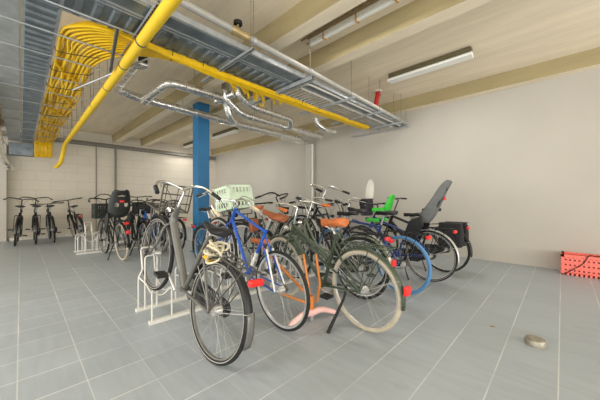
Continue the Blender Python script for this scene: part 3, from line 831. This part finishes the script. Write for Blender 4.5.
MB().tube([(.17, .03, .30), (.16, .07, .25), (.18, .27, .012)], [.012, .012, .017], 8).build('kickstand', BLACK, b3)
bevel(MB().b2((-.40, -.035, .40), (-.37, .035, .47)).build('tail_light', RED, b3, False), .01, 3)
b4 = bike('olive bicycle with white mudguard tip and red light, just behind the cream-tyred one', -1.636, 2.67, lean=2, frame=OLIVE, style='dutch', guards=OLIVE, bars='city', barh=1.1, crank=70, tip=WHITE)
bevel(MB().b2((-.40, -.035, .42), (-.37, .035, .49)).build('tail_reflector', RED, b4, False), .01, 3)
b5 = bike('black city bicycle with silver bars between the olive and the blue-tyred ones', -1.85, 2.95, lean=1.5, frame=BLKGL, style='step', guards=mat('silver_guard', S(190, 190, 186), .35, .5), bars='sweep', barh=1.14, lift=.2, crank=120)
b6 = bike('bicycle with bright blue tyres in the front rack', -1.359, 3.149, yaw=175, lean=-1.6, frame=NAVY, style='diamond', tyre=BLUETY, tw=.021, guards=None, rack_=True, bars='city', barh=1.08, case=False, crank=40, stand=False)
b7 = bike('blue family bicycle with a dark rear child seat and a green front child seat', -1.302, 3.892, yaw=178.5, lean=0, frame=NAVY, style='slope', guards=mat('silver_guard', S(190, 190, 186), .35, .5), bars='flat', barm=BARB, barh=1.04, band=BAND, crank=100, sh=.9)
SEATG = mat('dark_grey_seat_plastic', S(98, 100, 100), .55)
shell_seat(b7, 'child_seat', SEATG, .0, .80, .96, True, True, True, True, .8, 1.5)
GRN = mat('bright_green_seat_plastic', S(60, 200, 60), .45)
fs = shell_seat(b7, 'front_child_seat', GRN, .60, .93, .44, False, False, False, True, 1.5)
bevel(MB().box((.74, 0, .955), (.20, .20, .07)).build('seat_cushion', GRN, fs, False), .02, 3)
for s_ in (-1, 1): bevel(MB().box((.80, s_*.13, .80), (.20, .06, .05)).build('footrest', GRN, fs, False), .015, 3)
WS = mat('milky_windscreen', S(236, 232, 226), .25, 0, .02, 10, 0, 0, .62)
solid(MB().grid(lambda u, v: (.93+.05*math.cos((v-.5)*PI*.9)-.04*u, .115*math.sin((v-.5)*PI*.9)*math.sqrt(max(0.02, 1-max(0, (u-.45)/.56)**2)), 1.12+.32*u), 14, 14).build('windscreen', WS, b7), .004)
b8 = bike('black electric bicycle with flat bars, last in the front rack', -1.30, 4.55, lean=1, frame=BLKGL, style='slope', guards=BLKGL, bars='flat', barm=BARB, barh=1.13, ft=.024, crank=60, headlight=True)

def pouch(name, label, cat, loc, dims, m, rot=(0, 0, 0), flap=True):
    c = empty(name, loc, rot); w, d, h = dims
    mb = MB()
    n = 10
    def lay(z, k): return [(w/2*k*math.copysign(abs(math.cos(a))**.45, math.cos(a)), d/2*k*math.copysign(abs(math.sin(a))**.45, math.sin(a)), z) for a in [2*PI*i/24 for i in range(24)]]
    lv = [(0, .82), (.03*h, .95), (.3*h, 1.03), (.6*h, 1.02), (.9*h, .94), (h, .86)]
    for z, k in lv: mb.v += [Vector(p) for p in lay(z, k)]
    for i in range(len(lv)-1):
        for k in range(24): mb.f.append((i*24+k, i*24+(k+1) % 24, (i+1)*24+(k+1) % 24, (i+1)*24+k))
    mb.f.append(tuple(range(24))[::-1]); mb.f.append(tuple((len(lv)-1)*24+k for k in range(24)))
    mb.build('body', m, c)
    if flap:
        f = MB()
        f.b2((-w*.46, -d*.5, h), (w*.46, d*.5, h+.012)); f.b2((-w*.46, -d*.56, h*.6), (w*.46, -d*.5, h+.012)); bevel(f.build('flap', m, c, False), .006, 2)
        for s in (-.25, .25): MB().b2((s*w-.01, -d*.58, h*.35), (s*w+.01, -d*.55, h*.95)).build('strap', BLACK, c, False)
    return tag(c, label, cat)
BAGM = mat('black_canvas', S(40, 40, 42), .85, 0, .15, 60)
for s, t in ((-1, 'near side'), (1, 'wall side')):
    p = world(b8, (-.12, -s*.14, .42))
    pouch('pannier_bag', 'black pannier bag hanging on the %s of the last bicycle by the wall' % t, 'bag', p, (.32, .13, .34), BAGM)
p = world(b7, (.98, 0, .86))
pouch('handlebar_bag', 'dark purple-black bag in front of the bars below the milky windscreen', 'bag', p, (.14, .24, .26), mat('purple_black_canvas', S(56, 48, 60), .85))
p = world(b2, (.10, 0, .74))
pouch('saddle_bag', 'small brown leather bag with a metal stud behind the blue bicycle', 'bag', (-2.35, 1.72, .78), (.05, .13, .13), BROWN, (0, 0, .3), False)

# chain lock tangle under the saddle of the grey bicycle
mb = MB()
for k in range(6):
    cx, cz = .16+.03*math.sin(k*2.1), .72+.02*math.cos(k*1.7); R0 = .055+.012*(k % 3)
    pts = [(cx+R0*.9*math.cos(a), (k-2.5)*.018+.03*math.sin(a*2+k), cz+R0*.75*math.sin(a)) for a in [2*PI*i/16 for i in range(16)]]
    mb.tube([world(b1, p) for p in pts], .0085, 6, closed=True)
tag(mb.build('chain_lock', mat('pale_lock_sleeve', S(206, 196, 168), .6, 0, .25, 60)), 'pale coiled chain lock tangled below the saddle of the grey bicycle', 'lock')

# orange frame with a pink two-legged stand, between the blue and green bicycles
c = empty('orange_bicycle_frame', (-1.67, 1.88, 0))
mb = MB(); A = Vector((0, 0, .145))
mb.tube([(0, 0, .10), (0, 0, .22)], .022, 12)
mb.tube([(.02, .01, .17), (-.72, -.06, .63)], .014, 10)
mb.tube([(0, 0, .14), (-.30, -.12, .20)], .013, 10)
mb.tube([(0, -.02, .16), (-.02, -.02, .30), (-.08, -.03, .60)], .012, 10); mb.tube([(.02, .05, .16), (.04, .07, .32), (-.0, .06, .60)], .012, 10)
mb.build('frame', ORG, c)
MB().tube([(0, 0, .0), (0, 0, .11)], .018, 12).build('bottom_sleeve', ALU, c)
PINK = mat('pink_plastic', S(244, 196, 188), .5, 0, .04)
for s, e in ((-1, (-.02, -.26, .0)), (1, (.10, .24, .0))):
    MB().tube([(0, 0, .065), (s*.0+e[0]*.3, e[1]*.4, .075), (e[0]*.7, e[1]*.8, .045), (e[0], e[1]*1.05, .016)], [.034, .034, .028, .018], 10, smooth=4).build('stand_leg', PINK, c)
so = obj('saddle', saddle_mesh(TAN, 1.0), c, (-.72, -.06, .66)); so.rotation_euler = (0, 0, PI)
tag(c, 'orange bicycle frame without wheels on a pink two-legged stand between blue and green bicycles', 'bicycle frame')

# --- opposite side of the front rack, front wheels towards the camera
c1 = bike('black bicycle carrying the pale green crate on its front carrier', -4.08, 2.05, yaw=0, lean=2, lift=.12, frame=BLKGL, style='dutch', bars='sweep', carrier=True, barh=1.12, rackm=BLKPL, steer=8)
p = world(c1, (1.02, 0, .87))
lattice_crate('pale_green_crate', 'pale green plastic crate tilted on a front carrier right of the blue column', 'crate', p, (0.05, -.18, .08), .32, .38, .31,
              mat('pale_green_plastic', S(198, 214, 190), .45, 0, .04), 6, 7, 3, .02, .34)
bike('black bicycle with raised silver bars facing the camera behind the blue one', -4.2, 2.42, yaw=2, lean=-3, frame=BLKGL, style='diamond', bars='flat', barm=BARB, barh=1.05, steer=-12)
bike('dark bicycle with a brown saddle facing the camera behind the green one', -4.15, 3.12, yaw=-2, lean=3, frame=OLIVE, style='step', bars='sweep', barm=BARB, sad=TAN, barh=1.10, lift=.12, steer=10)
bike('black bicycle facing the camera in the middle of the far side of the front rack', -4.2, 3.62, yaw=1, lean=-2, frame=BLKGL, style='step', bars='city', barm=CHROME, barh=1.04)
bike('dark bicycle facing the camera beyond the blue-tyred one', -4.15, 4.20, yaw=0, lean=2, frame=BLKGL, style='diamond', bars='flat', barm=BARB, barh=1.0, steer=10)
bike('dark bicycle facing the camera nearest the back wall', -4.2, 4.78, yaw=-1, lean=-2, frame=NAVY, style='step', bars='sweep', barm=BARB, barh=1.02)

# --- rack further back
d1 = bike('black bicycle with a dark child seat and one cream tyre at the far rack', -5.80, 1.30, yaw=184, lean=-3, frame=BLKGL, style='step', tyre=BLACK, bars='sweep', barm=BARB, barh=1.12, tail=True, band=CREAM, sh=.95)
shell_seat(d1, 'child_seat', mat('charcoal_seat_plastic', S(36, 38, 38), .55), -.05, .80, .84, True, True, True, True, 1.45)
bevel(MB().b2((-.40, -.03, .52), (-.37, .03, .58)).build('lower_reflector', RED, d1, False), .008, 2)
for ch in d1.children:
    if ch.name.startswith('rear_wheel'):
        for g in ch.children:
            if g.name.startswith('tyre'): g.data = cached(('tyre', .345, CREAM.name, .021), lambda: MB().ring((0, 0, 0), .345-.021, .021, 56, 10).mesh('tyre', CREAM))
p = world(d1, (.98, .04, .74)); lattice_crate('black_basket', 'black basket on the front of the child seat bicycle at the far rack', 'basket', p, (0, 0, .07), .24, .28, .30, mat('green_black_plastic', S(34, 42, 36), .6), 8, 8, 7, .014, .3)
bike('black bicycle immediately right of the child seat bicycle at the far rack', -5.9, 1.66, yaw=180, lean=2, frame=BLKGL, style='diamond', bars='flat', barm=BARB, barh=1.05)
e3 = bike('blue bicycle with a black crate, partly behind the grey bicycle carrier', -5.95, 1.98, yaw=179, lean=-2, frame=mat('bright_blue_paint', S(50, 110, 190), .35), style='step', bars='sweep', barm=BARB, barh=1.08)
p = world(e3, (.98, 0, .80)); lattice_crate('black_crate', 'black crate on the front of the blue bicycle at the far rack', 'crate', p, (0, 0, 0), .28, .38, .25, BLKPL, 8, 10, 6, .018, .5)
bike('dark bicycle closest to the blue column at the far rack', -5.95, 2.36, yaw=180, lean=1, frame=BLKGL, style='step', bars='city', barm=BARB, barh=1.05)

bike('black bicycle facing the camera behind the child seat bicycle at the far rack', -8.55, 1.50, yaw=2, lean=-2, frame=BLKGL, style='step', bars='sweep', barm=BARB, barh=1.12, lift=.12)
bike('black bicycle facing the camera behind the blue one at the far rack', -8.5, 2.15, yaw=-2, lean=2, frame=BLKGL, style='diamond', bars='flat', barm=BARB, barh=1.10, lift=.12)
bike('black bicycle facing the camera left of the blue column at the far rack', -8.5, 2.72, yaw=1, lean=-2, frame=BLKGL, style='step', bars='sweep', barm=BARB, barh=1.08)

# --- bikes against the far wall
bike('leftmost black bicycle against the far wall, wide swept handlebars', -9.42, -.10, yaw=178, lean=5, frame=BLKGL, style='step', bars='sweep', barm=BARB, barh=1.12, tail=False, stand=False)
bike('dark upright bicycle, middle of the three at the far left wall', -9.42, .26, yaw=180, lean=1, frame=BLKGL, style='diamond', bars='sweep', barm=BARB, barh=1.15, tail=False, stand=False)
bike('dark bicycle with flat bars, rightmost of the three at the far left wall', -9.45, .60, yaw=181, lean=-4, frame=BLKGL, style='slope', bars='flat', barm=BARB, barh=1.0, tail=False, rack_=False, stand=False)
bike('dark bicycle with a red tail light leaning alone on the far wall', -9.42, 1.20, yaw=184, lean=-11, frame=BLKGL, style='diamond', bars='flat', barm=BARB, barh=1.12, tail=True, stand=False)

# ------------------------------------------------------------------ light
w = bpy.data.worlds.new('daylight'); bpy.context.scene.world = w; w.use_nodes = True
bg = w.node_tree.nodes['Background']; bg.inputs[0].default_value = (1.0, .99, .96, 1); bg.inputs[1].default_value = 1.4
def area(name, loc, rot, sx, sy, e, col=(1, .97, .92)):
    l = bpy.data.lights.new(name, 'AREA'); l.shape = 'RECTANGLE'; l.size = sx; l.size_y = sy; l.energy = e; l.color = col
    o = bpy.data.objects.new(name, l); COL.objects.link(o); o.location = loc; o.rotation_euler = rot; return o
area('door_side_fill', (5.9, 0, .75), (0, math.radians(116), 0), 1.4, 11, 230)  # low fill panel tilted up, added to brighten the ceiling
area('front_side_fill', (-4, -5.9, .75), (math.radians(118), 0, 0), 13, 1.4, 200)  # added fill from the front side, also aimed up at the ceiling
area('lamp_and_fill_light', (-1.2, -.9, 3.15), (0, 0, 0), 1.2, .12, 22)  # fill added out of view for the near floor, no batten modelled
area('lamp_and_fill_light', (-4.2, -.9, 3.15), (0, 0, 0), 1.2, .12, 26)  # second added fill, lifts the left floor from out of view
area('lamp_and_fill_light', (-1.5, 4.48, 3.12), (0, 0, 0), 1.2, .12, 14)
area('lamp_and_fill_light', (-1.7, 2.71, 3.14), (0, 0, 0), 1.2, .06, 6)
area('lamp_and_fill_light', (-7.6, 4.46, 3.1), (0, 0, 0), 1.2, .12, 18)
area('lamp_and_fill_light', (-10, 4.46, 3.1), (0, 0, 0), 1.2, .12, 14)

cam = bpy.data.cameras.new('camera'); cam.lens = 36*270.6/600; cam.sensor_width = 36; cam.sensor_fit = 'HORIZONTAL'; cam.clip_start = .05
co = bpy.data.objects.new('camera', cam); COL.objects.link(co); co.location = (0, 0, 1.11); co.rotation_euler = (PI/2, 0, math.atan2(.696, .718))
sc = bpy.context.scene; sc.camera = co
sc.view_settings.view_transform = 'Standard'; sc.view_settings.look = 'None'; sc.view_settings.gamma = 1; sc.view_settings.exposure = 0.6
